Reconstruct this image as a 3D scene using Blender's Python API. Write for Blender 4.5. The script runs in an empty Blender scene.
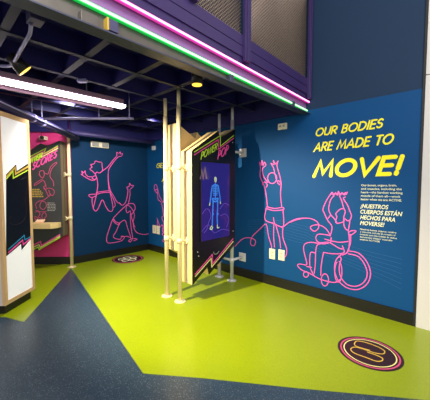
import bpy, bmesh, math, random
from mathutils import Vector, Matrix
random.seed(7)
S = bpy.context.scene
COL = S.collection
# ------------------------------------------------------------------ camera
FPX, HOR, XB, EYE = 281.0, 184.0, 485.0, 1.65
PITCH = math.atan((200 - HOR) / FPX)
AZ = math.atan((XB - 215) * math.cos(PITCH) / FPX)
FW = Vector((math.cos(AZ) * math.cos(PITCH), math.sin(AZ) * math.cos(PITCH), -math.sin(PITCH)))
RT = Vector((math.sin(AZ), -math.cos(AZ), 0))
UP = RT.cross(FW)
EYEP = Vector((0, 0, EYE))
cd = bpy.data.cameras.new('camera'); cam = bpy.data.objects.new('camera', cd); COL.objects.link(cam)
cd.sensor_width = 36; cd.sensor_fit = 'HORIZONTAL'; cd.lens = FPX / 430 * 36; cd.clip_start = .05
cam.matrix_world = Matrix(((RT.x, UP.x, -FW.x, 0), (RT.y, UP.y, -FW.y, 0), (RT.z, UP.z, -FW.z, EYE), (0, 0, 0, 1)))
S.camera = cam

def ray(px, py): return FW + RT * ((px - 215) / FPX) + UP * ((200 - py) / FPX)
def on(px, py, P, N):                      # photo measurement -> point on a known plane of the room
    d = ray(px, py); P = Vector(P); N = Vector(N)
    return EYEP + d * ((P - EYEP).dot(N) / d.dot(N))
def onz(px, py, z=0): return on(px, py, (0, 0, z), (0, 0, 1))
def onx(px, py, x): return on(px, py, (x, 0, 0), (1, 0, 0))
def ony(px, py, y): return on(px, py, (0, y, 0), (0, 1, 0))

# ------------------------------------------------------------------ materials
def lin(c):
    return tuple(((v / 255) / 12.92 if v / 255 <= .04045 else ((v / 255 + .055) / 1.055) ** 2.4) for v in c) + (1,)
def mat(name, rgb, rough=.5, metal=0, var=.06, scale=12, emit=0, ergb=None, spec=.5, bump=0):
    m = bpy.data.materials.new(name); m.use_nodes = True
    nt = m.node_tree; b = nt.nodes['Principled BSDF']
    c = lin(rgb)
    tc = nt.nodes.new('ShaderNodeTexCoord'); nz = nt.nodes.new('ShaderNodeTexNoise')
    nz.inputs['Scale'].default_value = scale; nz.inputs['Detail'].default_value = 4
    nt.links.new(tc.outputs['Object'], nz.inputs['Vector'])
    mx = nt.nodes.new('ShaderNodeMix'); mx.data_type = 'RGBA'
    mx.inputs[6].default_value = tuple(v * (1 - var) for v in c[:3]) + (1,)
    mx.inputs[7].default_value = tuple(min(1, v * (1 + var)) for v in c[:3]) + (1,)
    nt.links.new(nz.outputs['Fac'], mx.inputs[0]); nt.links.new(mx.outputs[2], b.inputs['Base Color'])
    b.inputs['Roughness'].default_value = rough; b.inputs['Metallic'].default_value = metal
    b.inputs['Specular IOR Level'].default_value = spec
    if bump:
        bp = nt.nodes.new('ShaderNodeBump'); bp.inputs['Strength'].default_value = bump
        nt.links.new(nz.outputs['Fac'], bp.inputs['Height']); nt.links.new(bp.outputs['Normal'], b.inputs['Normal'])
    if emit:
        b.inputs['Emission Color'].default_value = lin(ergb or rgb); b.inputs['Emission Strength'].default_value = emit
    return m
def floor_mat(name, base, specks, rough):
    m = bpy.data.materials.new(name); m.use_nodes = True
    nt = m.node_tree; b = nt.nodes['Principled BSDF']; L = nt.links.new
    tc = nt.nodes.new('ShaderNodeTexCoord')
    prev = None
    nz = nt.nodes.new('ShaderNodeTexNoise'); nz.inputs['Scale'].default_value = 1.5; L(tc.outputs['Object'], nz.inputs['Vector'])
    mx = nt.nodes.new('ShaderNodeMix'); mx.data_type = 'RGBA'; c = lin(base)
    mx.inputs[6].default_value = tuple(v * .93 for v in c[:3]) + (1,); mx.inputs[7].default_value = tuple(min(1, v * 1.07) for v in c[:3]) + (1,)
    L(nz.outputs['Fac'], mx.inputs[0]); prev = mx.outputs[2]
    for rgb, sc, th in specks:
        vo = nt.nodes.new('ShaderNodeTexVoronoi'); vo.inputs['Scale'].default_value = sc; L(tc.outputs['Object'], vo.inputs['Vector'])
        sp = nt.nodes.new('ShaderNodeSeparateColor'); L(vo.outputs['Color'], sp.inputs[0])
        gt = nt.nodes.new('ShaderNodeMath'); gt.operation = 'GREATER_THAN'; gt.inputs[1].default_value = th; L(sp.outputs[0], gt.inputs[0])
        lt = nt.nodes.new('ShaderNodeMath'); lt.operation = 'LESS_THAN'; lt.inputs[1].default_value = .42; L(vo.outputs['Distance'], lt.inputs[0])
        mu = nt.nodes.new('ShaderNodeMath'); mu.operation = 'MULTIPLY'; L(gt.outputs[0], mu.inputs[0]); L(lt.outputs[0], mu.inputs[1])
        m2 = nt.nodes.new('ShaderNodeMix'); m2.data_type = 'RGBA'; L(mu.outputs[0], m2.inputs[0]); L(prev, m2.inputs[6]); m2.inputs[7].default_value = lin(rgb)
        prev = m2.outputs[2]
    L(prev, b.inputs['Base Color']); b.inputs['Roughness'].default_value = rough
    return m

M = dict(
    navyfloor=floor_mat('navy_terrazzo', (46, 64, 80), [((82, 100, 114), 120, .82), ((30, 42, 56), 95, .78), ((136, 146, 156), 150, .93)], .3),
    limefloor=floor_mat('lime_terrazzo', (142, 158, 10), [((130, 146, 10), 100, .8), ((154, 170, 24), 120, .85)], .28),
    leftblue=mat('mural_blue_shaded', (6, 50, 88), .6, var=.04, scale=2, spec=.2),  # mural blue, with the left wall's dimmer lighting put into the colour
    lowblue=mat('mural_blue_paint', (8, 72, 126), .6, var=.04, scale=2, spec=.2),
    upblue=mat('wall_slate_blue_paint', (32, 54, 82), .65, var=.05, scale=2, spec=.2),
    pinkwall=mat('pink_paint', (230, 60, 136), .55, var=.04, scale=2),
    whitewall=mat('white_wall_panel', (212, 208, 206), .5, var=.02, scale=2),
    base=mat('black_rubber_base', (22, 20, 20), .4, var=.1),
    seam=mat('dark_reveal', (30, 30, 34), .6),
    deck=mat('navy_steel_deck', (36, 34, 112), .6, var=.2, scale=3),
    joist=mat('indigo_joist_paint', (28, 28, 60), .6, var=.12, scale=6),
    joistdark=mat('dark_indigo_paint', (36, 34, 104), .55, var=.12, scale=6),
    channel=mat('grey_steel_channel', (66, 70, 92), .45, var=.1, metal=.2),
    bronze=mat('galvanized_web', (104, 98, 94), .4, metal=.4, var=.25, scale=9),
    fascia=mat('purple_fascia_paint', (54, 40, 92), .4, var=.05, scale=4),
    glowface=mat('fascia_led_glow', (150, 110, 170), .4, var=.05),  # pink LED glow on the fascia, put into the base colour
    groove=mat('fascia_groove', (22, 16, 44), .7),
    wire=mat('rail_wire_metal', (178, 158, 140), .4, metal=.4, var=.15, scale=20),
    inner=mat('upper_room_paint', (84, 68, 60), .8, var=.2, scale=2),
    pinkled=mat('pink_led', (200, 60, 170), .4, emit=3.4, ergb=(255, 165, 222)),
    greenled=mat('green_led', (30, 120, 60), .4, emit=2.6, ergb=(175, 255, 180)),
    greenedge=mat('green_led_glow', (20, 160, 70), .4, emit=.55, ergb=(20, 235, 90)),
    pinkedge=mat('pink_led_glow', (190, 40, 140), .4, emit=.7, ergb=(240, 60, 175)),
    whiteled=mat('white_led', (255, 250, 255), .4, emit=10, ergb=(255, 240, 246)),
    fixture=mat('fixture_housing', (150, 120, 140), .35, metal=.4),
    cream=mat('cream_laminate', (226, 196, 136), .45, var=.04, scale=6),
    creampost=mat('cream_powder_coat', (236, 218, 172), .35, var=.03),
    whitepost=mat('white_powder_coat', (214, 212, 214), .35, var=.03),
    core=mat('grey_core_strip', (178, 174, 164), .4),
    black=mat('black_graphic_panel', (12, 10, 12), .3, var=.1),
    charcoal=mat('charcoal_graphic_panel', (58, 60, 62), .4, var=.1),
    side=mat('olive_board_edge', (112, 96, 72), .5),
    screen=mat('screen_glass', (20, 14, 70), .12, emit=.32, ergb=(62, 44, 165)),
    bone=mat('screen_blue_figure', (60, 130, 230), .3, emit=.3, ergb=(50, 125, 225)),
    bonelit=mat('screen_pale_figure', (200, 220, 170), .3, emit=.15, ergb=(190, 220, 170)),
    faint=mat('screen_violet_line', (90, 60, 170), .3, emit=.35, ergb=(110, 80, 190)),
    tan=mat('screen_tan_reflection', (120, 90, 110), .3, emit=.3, ergb=(140, 110, 120)),
    limeink=mat('lime_ink', (204, 240, 60), .4, var=.02),
    pinkink=mat('pink_ink', (255, 84, 172), .4, var=.02),
    creamink=mat('pale_yellow_ink', (240, 232, 150), .4, var=.02),
    artpink=mat('mural_pink_line', (250, 96, 186), .5, var=.02),
    yellow=mat('yellow_vinyl', (255, 242, 30), .45, var=.02),
    paleink=mat('pale_lettering', (236, 236, 190), .5, var=.02),
    gold=mat('gold_ink', (214, 176, 70), .4, var=.03),
    cyan=mat('cyan_ink', (40, 150, 200), .4, var=.03),
    brown=mat('dark_brown_vinyl', (50, 26, 26), .35, var=.05),
    mutedpink=mat('rose_ink', (206, 80, 122), .4),
    light=mat('light_box_diffuser', (235, 235, 235), .4, emit=.32, ergb=(250, 250, 252), var=.01),
    wood=mat('maple_veneer', (216, 178, 128), .45, var=.08, scale=8),
    paleframe=mat('pale_grey_frame', (206, 202, 196), .5),
    plate=mat('ivory_plastic', (236, 226, 196), .4, var=.02),
    hole=mat('socket_black', (30, 26, 24), .5),
    box=mat('indigo_box_metal', (72, 70, 104), .45, var=.1),
    conduit=mat('lavender_conduit', (140, 136, 180), .4, metal=.1),
    duct=mat('violet_pipe_paint', (54, 46, 98), .55, var=.1),
    lampshell=mat('lamp_shell_black', (34, 30, 26), .4),
    lampin=mat('lamp_lens_amber', (255, 214, 90), .3, emit=1.6, ergb=(255, 205, 70)),
    grey=mat('grey_plastic', (160, 156, 150), .45),
    paper=mat('peach_paper', (250, 205, 165), .6),
    wave=mat('mural_pale_wave', (10, 78, 136), .6),
)

# ------------------------------------------------------------------ mesh helpers
def box(bm, x0, x1, y0, y1, z0, z1, mi=0):
    v = [bm.verts.new((x, y, z)) for z in (z0, z1) for y in (y0, y1) for x in (x0, x1)]
    for f in ((0, 2, 3, 1), (4, 5, 7, 6), (0, 1, 5, 4), (2, 6, 7, 3), (0, 4, 6, 2), (1, 3, 7, 5)):
        bm.faces.new([v[i] for i in f]).material_index = mi
def obox(bm, c, ax, ay, az, mi=0):         # oriented box: centre + three half-axis vectors
    c = Vector(c); ax, ay, az = Vector(ax), Vector(ay), Vector(az)
    v = [bm.verts.new(c + ax * i + ay * j + az * k) for k in (-1, 1) for j in (-1, 1) for i in (-1, 1)]
    for f in ((0, 2, 3, 1), (4, 5, 7, 6), (0, 1, 5, 4), (2, 6, 7, 3), (0, 4, 6, 2), (1, 3, 7, 5)):
        bm.faces.new([v[i] for i in f]).material_index = mi
def tube(bm, p, q, r, n=16, r2=None, mi=0):
    p, q = Vector(p), Vector(q); d = (q - p).normalized(); r2 = r if r2 is None else r2
    a = d.orthogonal().normalized(); b = d.cross(a)
    A = [bm.verts.new(p + (a * math.cos(t) + b * math.sin(t)) * r) for t in [2 * math.pi * i / n for i in range(n)]]
    B = [bm.verts.new(q + (a * math.cos(t) + b * math.sin(t)) * r2) for t in [2 * math.pi * i / n for i in range(n)]]
    for i in range(n):
        f = bm.faces.new((A[i], A[(i + 1) % n], B[(i + 1) % n], B[i])); f.smooth = True; f.material_index = mi
    bm.faces.new(A[::-1]).material_index = mi; bm.faces.new(B).material_index = mi
def polytube(bm, pts, r, n=12):
    pts = [Vector(p) for p in pts]; rings = []
    a = None
    for i, p in enumerate(pts):
        d = (pts[min(i + 1, len(pts) - 1)] - pts[max(i - 1, 0)]).normalized()
        a = d.orthogonal().normalized() if a is None else (a - d * a.dot(d)).normalized()
        b = d.cross(a)
        rings.append([bm.verts.new(p + (a * math.cos(t) + b * math.sin(t)) * r) for t in [2 * math.pi * k / n for k in range(n)]])
    for A, B in zip(rings, rings[1:]):
        for i in range(n):
            bm.faces.new((A[i], A[(i + 1) % n], B[(i + 1) % n], B[i])).smooth = True
    bm.faces.new(rings[0][::-1]); bm.faces.new(rings[-1])
def prism(bm, pts, ext, mi=0, cap_mi=None):   # polygon extruded along a vector; cap at pts takes cap_mi
    ext = Vector(ext); A = [bm.verts.new(Vector(p)) for p in pts]; B = [bm.verts.new(Vector(p) + ext) for p in pts]
    f = bm.faces.new(A); f.material_index = mi if cap_mi is None else cap_mi
    bm.faces.new(B[::-1]).material_index = mi
    n = len(pts)
    for i in range(n):
        bm.faces.new((A[i], B[i], B[(i + 1) % n], A[(i + 1) % n])).material_index = mi
def smooth(pts, k=6):
    if len(pts) < 3: return pts
    out = []
    P = [pts[0]] + list(pts) + [pts[-1]]
    if pts[0] == pts[-1]: P[0] = pts[-2]; P[-1] = pts[1]
    for i in range(1, len(P) - 2):
        p0, p1, p2, p3 = P[i - 1], P[i], P[i + 1], P[i + 2]
        for j in range(k):
            t = j / k
            out.append(tuple(.5 * (2 * b + (c - a) * t + (2 * a - 5 * b + 4 * c - d) * t * t + (3 * b - a - 3 * c + d) * t ** 3)
                             for a, b, c, d in zip(p0, p1, p2, p3)))
    out.append(tuple(pts[-1])); return out
RC = [0]
def ribbon(bm, pts, nrm, w, th=.002, mi=0):   # thin strip of applied vinyl or paint lying on a surface
    pts = [Vector(p) for p in pts]; nrm = Vector(nrm).normalized()
    pts = [p for i, p in enumerate(pts) if i == 0 or (p - pts[i - 1]).length > 1e-5]
    L = []; R = []; RC[0] += 1; th0 = th
    for i, p in enumerate(pts):
        th = th0 + (RC[0] % 16) * .00012 + i * .000004
        t1 = (p - pts[i - 1]).normalized() if i else None
        t2 = (pts[i + 1] - p).normalized() if i < len(pts) - 1 else None
        t = ((t1 or t2) + (t2 or t1))
        t = t.normalized() if t.length > .2 else (t1 or t2)
        s = nrm.cross(t).normalized(); k = 1.0
        if t1 and t2: k = min(1.8, 1 / max(.3, t.dot(t1)))
        L.append(p + s * w / 2 * k + nrm * th); R.append(p - s * w / 2 * k + nrm * th)
    lv = [bm.verts.new(p) for p in L]; rv = [bm.verts.new(p) for p in R]
    lb = [bm.verts.new(p - nrm * th) for p in L]; rb = [bm.verts.new(p - nrm * th) for p in R]
    for i in range(len(pts) - 1):
        for q in ((rv[i], rv[i + 1], lv[i + 1], lv[i]), (lv[i], lv[i + 1], lb[i + 1], lb[i]), (rb[i], rb[i + 1], rv[i + 1], rv[i])):
            bm.faces.new(q).material_index = mi
    bm.faces.new((lv[0], lb[0], rb[0], rv[0])).material_index = mi
    bm.faces.new((rv[-1], rb[-1], lb[-1], lv[-1])).material_index = mi
def disc(bm, c, r, th, n=48, r0=0, mi=0, z=None):
    c = Vector(c)
    if r0 == 0:
        tube(bm, c, c + Vector((0, 0, th)), r, n, mi=mi)
        return
    V = [[bm.verts.new(c + Vector((math.cos(t) * rr, math.sin(t) * rr, h))) for t in [2 * math.pi * i / n for i in range(n)]]
         for rr, h in ((r0, 0), (r0, th), (r, th), (r, 0))]
    for A, B in zip(V, V[1:] + V[:1]):
        for i in range(n): bm.faces.new((A[i], B[i], B[(i + 1) % n], A[(i + 1) % n])).material_index = mi
def obj(name, bm, mats, parent=None, bevel=0):
    me = bpy.data.meshes.new(name)
    bmesh.ops.recalc_face_normals(bm, faces=bm.faces[:]) if bevel >= 0 else None
    bm.to_mesh(me); bm.free()
    for m in (mats if isinstance(mats, (list, tuple)) else [mats]): me.materials.append(m)
    o = bpy.data.objects.new(name, me); COL.objects.link(o)
    if parent is not None:
        o.parent = parent
        par = parent; mw = Matrix.Identity(4)
        while par is not None: mw = par.matrix_basis @ mw; par = par.parent
        # meshes are authored in world coordinates; keep them there under the parent
        o.matrix_basis = mw.inverted()
    else:                                   # move the origin of a one-mesh thing to its middle
        if me.vertices:
            c = sum((v.co for v in me.vertices), Vector()) / len(me.vertices)
            me.transform(Matrix.Translation(-c)); o.location = c
    if bevel > 0:
        b = o.modifiers.new('bevel', 'BEVEL'); b.width = bevel; b.segments = 2; b.limit_method = 'ANGLE'
    return o
def nb(): return bmesh.new()
def tag(o, label, cat, group=None):
    o['label'] = label; o['category'] = cat
    if group: o['group'] = group
    return o
def thing(name, loc, label, cat, group=None):
    o = bpy.data.objects.new(name, None); COL.objects.link(o); o.location = loc; o.empty_display_size = .1
    return tag(o, label, cat, group)
def struct(name, bm, mats, bevel=0):
    o = obj(name, bm, mats, None, bevel); o['kind'] = 'structure'; return o

def text_geom(bm, body, org, rvec, uvec, cap, width=None, shear=.25, bold=.02, th=.002, mi=0, rot=0):
    cu = bpy.data.curves.new('lettering', 'FONT'); cu.body = body; cu.shear = shear; cu.offset = 0; cu.resolution_u = 3
    to = bpy.data.objects.new('lettering', cu); COL.objects.link(to)
    bpy.context.view_layer.update()
    dg = bpy.context.evaluated_depsgraph_get()
    me = bpy.data.meshes.new_from_object(to.evaluated_get(dg))
    xs = [v.co.x for v in me.vertices]
    sy = cap / .7; sx = (width / (max(xs) - min(xs))) if width else sy
    rvec, uvec, org = Vector(rvec), Vector(uvec), Vector(org); n = rvec.cross(uvec).normalized()
    x0 = min(xs)
    for k, (ox, oy) in enumerate(((0, 0), (1, 0), (-1, 0), (0, 1), (0, -1)) if bold else ((0, 0),)):
        vs = [bm.verts.new(org + rvec * ((v.co.x - x0 + ox * bold) * sx) + uvec * ((v.co.y + oy * bold) * sy) + n * (th + k * .0003)) for v in me.vertices]
        for p in me.polygons:
            f = bm.faces.new([vs[i] for i in p.vertices]); f.material_index = mi
    bpy.data.objects.remove(to); bpy.data.curves.remove(cu); bpy.data.meshes.remove(me)

def arc(cx, cy, rx, ry, a0, a1, n=14): return [(cx + rx * math.cos(math.radians(a0 + (a1 - a0) * i / n)), cy + ry * math.sin(math.radians(a0 + (a1 - a0) * i / n))) for i in range(n + 1)]
GL = {   # monoline capitals: advance width, strokes
    'O': (.92, [arc(.46, .5, .42, .5, 90, 450, 26)]), 'U': (.72, [[(.06, 1), (.06, .34)] + arc(.36, .32, .30, .32, 180, 360)[1:] + [(.66, 1)]]),
    'R': (.64, [[(.06, 0), (.06, 1), (.30, 1)] + arc(.30, .73, .26, .27, 90, -90) + [(.06, .46)], [(.28, .46), (.60, 0)]]),
    'B': (.60, [[(.06, 0), (.06, 1), (.28, 1)] + arc(.28, .765, .22, .235, 90, -90) + [(.06, .53)], [(.28, .53)] + arc(.28, .265, .27, .265, 90, -90) + [(.06, 0)]]),
    'D': (.78, [[(.06, 0), (.06, 1), (.26, 1)] + arc(.26, .5, .46, .5, 90, -90) + [(.06, 0)]]),
    'I': (.14, [[(.07, 0), (.07, 1)]]), 'E': (.54, [[(.50, 1), (.06, 1), (.06, 0), (.50, 0)], [(.06, .52), (.47, .52)]]),
    'S': (.54, [arc(.27, .755, .20, .245, 30, 250, 12) + arc(.27, .26, .23, .26, 85, -150, 14)]),
    'A': (.80, [[(.03, 0), (.40, 1), (.77, 0)], [(.17, .33), (.63, .33)]]), 'M': (.96, [[(.04, 0), (.18, 1), (.48, .18), (.78, 1), (.92, 0)]]),
    'T': (.58, [[(.02, 1), (.56, 1)], [(.29, 1), (.29, 0)]]), 'V': (.76, [[(.03, 1), (.38, 0), (.73, 1)]]),
    '!': (.18, [[(.09, 1), (.09, .30)], [(.09, .09), (.09, 0)]]), 'P': (.58, [[(.06, 0), (.06, 1), (.28, 1)] + arc(.28, .72, .26, .28, 90, -90) + [(.06, .44)]]),
    'W': (1.06, [[(.03, 1), (.29, 0), (.53, .95), (.77, 0), (1.03, 1)]]), 'C': (.76, [arc(.48, .5, .42, .5, 48, 312, 20)]), 'G': (.86, [arc(.46, .5, .42, .5, 48, 360, 22) + [(.5, .5)]]),
    ' ': (.34, [])}
def stroke_text(bm, body, org, rvec, uvec, cap, width, shear=.22, weight=.15, th=.002, gap=.12, mi=0):
    rvec, uvec, org = Vector(rvec), Vector(uvec), Vector(org); n = rvec.cross(uvec).normalized()
    total = sum(GL[c][0] + gap for c in body) - gap; sx = width / total; x = 0; k = 0
    h = weight / 2
    for c in body:
        for st in GL[c][1]:
            P = [org + rvec * ((x + px) * sx + shear * py * cap) + uvec * ((h + py * (1 - 2 * h)) * cap) for px, py in st]
            ribbon(bm, P, n, weight * cap, th, mi)
            for e in (P[0], P[-1]):
                k += 1; q = [e + n * (th + .0020 + k * .00001) + (rvec * math.cos(a) + uvec * math.sin(a)) * (weight * cap / 2) for a in [i * math.pi / 6 for i in range(12)]]
                bm.faces.new([bm.verts.new(v) for v in q]).material_index = mi
        x += GL[c][0] + gap

# ------------------------------------------------------------------ the room
XR, YL, PW = 3.9, 6.06, 8.17               # right wall x, left wall y, pink wall x + y
bm = nb()
box(bm, -3, 5, -3, 10, -.1, 0, 0)
def flat(pts, z=.0015, mi=1):
    prism(bm, [Vector((p[0], p[1], z)) for p in pts], (0, 0, -z), mi)
flat([(1.967, 5.80), (1.269, 2.087), (1.574, 1.687), (2.049, 1.014), (2.599, .266), (3.6, -1.1), (3.9, -1.1), (3.9, 6.06), (2.11, 6.06)])
flat([(1.967, 5.80), (.781, 3.919), (.646, 4.243), (-.2, 4.9), (-.2, 8.37), (2.11, 6.06)])
struct('floor', bm, [M['navyfloor'], M['limefloor']])

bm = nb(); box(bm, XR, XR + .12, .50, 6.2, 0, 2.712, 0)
box(bm, XR, XR + .12, .50, 6.2, 2.712, 6.2, 1)
# pale drifting wave lines printed into the blue mural
for k in range(7):
    zz = 1.02 - k * .035
    pts = [(XR, 2.95 - t * .12, zz - .00 * t + .05 * math.sin(t * .35 + k * .2) - max(0, t - 9) * (.028 + k * .003)) for t in range(20)]
    ribbon(bm, smooth(pts, 3), (-1, 0, 0), .007, .0008, 2)
struct('wall_right', bm, [M['lowblue'], M['upblue'], M['wave']], -1)
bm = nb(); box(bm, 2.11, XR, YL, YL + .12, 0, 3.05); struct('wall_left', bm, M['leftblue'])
d45 = Vector((-1, 1, 0)).normalized(); n45 = Vector((-1, -1, 0)).normalized()
bm = nb(); c = Vector((2.11, 6.06, 1.525)) + d45 * 1.7 - n45 * .06
obox(bm, c, d45 * 1.7, n45 * .06, (0, 0, 1.525)); struct('wall_back', bm, M['pinkwall'])
# white wall at the right with a dark reveal, a seam and panels
bm = nb(); box(bm, XR - .012, XR + .12, -2.2, .515, 0, 2.842, 0); box(bm, XR - .012, XR + .12, -2.2, .515, 2.852, 6.2, 0)
box(bm, XR, XR + .12, -2.2, .515, 2.84, 2.856, 1)
box(bm, XR - .016, XR + .1, .515, .54, 0, 6.2, 1)
struct('wall_front', bm, [M['whitewall'], M['seam']])
bm = nb(); box(bm, XR - .018, XR, .54, YL - .018, 0, .155); struct('baseboard_right', bm, M['base'])
bm = nb(); box(bm, 2.1, XR, YL - .018, YL, 0, .155); struct('baseboard_left', bm, M['base'])
bm = nb(); obox(bm, Vector((2.11, 6.06, .0775)) + d45 * 1.68 + n45 * .009, d45 * 1.69, n45 * .009, (0, 0, .0775)); struct('baseboard_back', bm, M['base'])
# mezzanine deck: the ceiling of the low area
bm = nb(); box(bm, -1.6, XR, 1.96, 10, 3.05, 3.15); struct('ceiling', bm, M['deck'])
# upper floor behind the rail
bm = nb(); box(bm, -1.6, XR, 4.6, 4.7, 3.15, 6.2); struct('wall_upper', bm, M['inner'])

# joists
tn = [0]
def trim(bm, mats, bevel=0):
    tn[0] += 1; return struct('trim_%d' % tn[0], bm, mats, bevel)
for y in (2.80, 3.40, 4.04, 4.66, 5.28):
    bm = nb(); box(bm, -1.5, XR, y - .006, y + .006, 2.858, 3.05, 1); box(bm, -1.5, XR, y - .026, y + .026, 2.85, 2.858, 0)
    trim(bm, [M['joist'], M['joistdark']])
for x in (.5, 1.14, 1.70, 2.27, 2.84, 3.42):
    bm = nb(); box(bm, x - .006, x + .006, 1.99, 5.9, 2.866, 3.05, 1); box(bm, x - .032, x + .032, 1.99, 5.9, 2.858, 2.866, 0)
    trim(bm, [M['joist'], M['joistdark']])
bm = nb(); box(bm, XR - .06, XR, 1.99, YL, 2.68, 3.05); trim(bm, M['joistdark'])
bm = nb(); box(bm, 2.1, XR - .06, YL - .06, YL, 2.66, 3.05); trim(bm, M['joistdark'])
bm = nb(); obox(bm, Vector((2.08, 6.03, 2.865)) + d45 * 1.6 + n45 * .03, d45 * 1.6, n45 * .04, (0, 0, .185)); trim(bm, M['joistdark'])

# mezzanine edge: channel, web, sloping fascia
SL = .035
def zs(z, x): return z + SL * (XR - x)
def slab(bm, x0, x1, y0, y1, za, zb, mi=0):   # bar along X whose height follows the slope of the edge
    P = [(x0, zs(za, x0)), (x1, zs(za, x1)), (x1, zs(zb, x1)), (x0, zs(zb, x0))]
    prism(bm, [(x, y0, z) for x, z in P], (0, y1 - y0, 0), mi)
X0 = -1.5
bm = nb(); box(bm, X0, XR, 1.845, 1.945, 2.655, 2.667); box(bm, X0, XR, 1.945, 1.96, 2.655, 3.05); trim(bm, M['channel'], .002)
bm = nb(); prism(bm, [(X0, 1.925, 2.667), (XR, 1.925, 2.667), (XR, 1.925, zs(2.70, XR)), (X0, 1.925, zs(2.70, X0))], (0, .019, 0)); trim(bm, M['bronze'])
bm = nb(); slab(bm, X0, XR, 1.915, 1.945, 2.702, 2.83, 0); trim(bm, M['glowface'])
bm = nb(); slab(bm, X0, XR, 1.885, 1.945, 2.832, 2.92, 0)
slab(bm, X0, XR, 1.87, 1.945, 2.92, 3.022, 0); slab(bm, X0, XR, 1.88, 1.945, 3.022, 3.03, 1); slab(bm, X0, XR, 1.87, 1.945, 3.03, 3.135, 0)
trim(bm, [M['fascia'], M['groove']])
# LED lines
def led(y0, y1, za, zb, edge, core, label):
    t = thing('light_strip', (1.2, y1, zs(za, 1.2)), label, 'light strip')
    bm = nb(); slab(bm, X0, XR - .01, y0, y1, za, zb); obj('channel', bm, M[edge], t)  # coloured glow around the tube, made as a wider emissive strip
    h = (zb - za) * .24
    bm = nb(); slab(bm, X0, XR - .012, y0 - .006, y0 - .0001, za + h, zb - h); obj('tube', bm, M[core], t)
led(1.89, 1.9149, 2.690, 2.720, 'greenedge', 'greenled', 'glowing green LED line along the bottom of the purple fascia')
led(1.862, 1.8849, 2.806, 2.834, 'pinkedge', 'pinkled', 'glowing pink LED line along the purple fascia, above the green one')

# railing: posts, wire panels, top rail
t = thing('railing', (2.4, 1.9, zs(3.135, 2.4)), 'purple guard railing with diamond wire mesh panels along the upper floor edge', 'railing')
for x in (1.66, 2.41, 3.86):
    bm = nb(); z0 = 2.87 if x == 2.41 else (3.13 if x < 2 else 2.85)
    w = .045 if x < 3 else .035
    box(bm, x - w, x + w, 1.83, 1.869, zs(z0, x), 4.36); box(bm, x - w * .55, x + w * .55, 1.818, 1.83, zs(z0, x), 4.36)
    obj('post', bm, M['fascia'], t, .003)
bm = nb(); box(bm, X0, XR, 1.82, 1.9, 4.36, 4.40); obj('top_rail', bm, M['fascia'], t, .004)
def wire_panel(x0, x1, z0, z1, step):
    bm = nb(); W = x1 - x0; H = z1 - z0; k = 1.0; r = .0035
    for s in (1, -1):
        c = -H
        while c < W:
            a = max(0, c); b = min(W, c + H)
            if b - a > .01:
                pa = (x0 + a, zs(0, x0 + a) + z0 + (a - c)); pb = (x0 + b, zs(0, x0 + b) + z0 + (b - c))
                if s < 0:
                    pa = (x0 + W - a, zs(0, x0 + W - a) + z0 + (a - c)); pb = (x0 + W - b, zs(0, x0 + W - b) + z0 + (b - c))
                tube(bm, (pa[0], 1.9 + s * .003, pa[1]), (pb[0], 1.9 + s * .003, pb[1]), r, 4)
            c += step
    obj('wire_mesh_panel', bm, M['wire'], t)
    bm = nb()
    slab(bm, x0, x1, 1.89, 1.905, z0 - .004, z0 + .012); obj('panel_frame', bm, M['wire'], t)
wire_panel(.6, 1.615, 3.142, 4.26, .036); wire_panel(1.705, 2.365, 3.142, 4.26, .036); wire_panel(2.455, 3.825, 3.142, 4.26, .036)

# small boxes on the channel web
def small_box(name, c, h, m, label, cat, bevel=.004, group=None):
    bm = nb(); obox(bm, c, (h[0], 0, 0), (0, h[1], 0), (0, 0, h[2])); return tag(obj(name, bm, m, None, bevel), label, cat, group)
for px, wd, m, lab in ((88, .055, 'bronze', 'dark junction box on the steel channel nearest the left edge'),
                       (111, .045, 'greenled', None), (230, .028, 'channel', 'small box on the steel channel above the yellow downlight'),
                       (292, .028, 'channel', 'small box at the right end of the steel channel near the blue wall')):
    p = ony(px, {88: 17, 111: 27, 230: 80, 292: 110}[px], 1.90)
    x = p.x
    if m == 'greenled':
        t = thing('junction_box', (x, 1.9, 2.667), 'green-lit junction box with a tan side hanging under the green light line', 'junction box')
        bm = nb(); box(bm, x - .03, x + .04, 1.87, 1.924, 2.69, 2.765); obj('box_body', bm, M['box'], t, .003)
        bm = nb(); box(bm, x - .042, x - .03, 1.868, 1.924, 2.685, 2.768); obj('cover', bm, M['gold'], t)
    else:
        small_box('junction_box', (x, 1.897, 2.71), (wd, .027, .036), M[m], lab, 'junction box')

# ------------------------------------------------------------------ ceiling services
t = thing('linear_light', (1.15, 3.6, 2.72), 'long glowing white linear ceiling light with pink-grey housing', 'ceiling light')
bm = nb(); box(bm, -.6, 1.92, 3.53, 3.86, 2.715, 2.78); obj('housing', bm, M['fixture'], t, .004)
bm = nb(); box(bm, -.6, 1.945, 3.52, 3.635, 2.675, 2.714); obj('lens', bm, M['whiteled'], t, .012)
bm = nb(); box(bm, -.6, 1.92, 3.84, 3.87, 2.69, 2.7149); obj('lip', bm, M['fixture'], t)
for x in (.3, 1.5):
    bm = nb(); tube(bm, (x, 3.70, 2.78), (x, 3.70, 3.05), .008, 8); obj('hanger', bm, M['conduit'], t)

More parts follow.
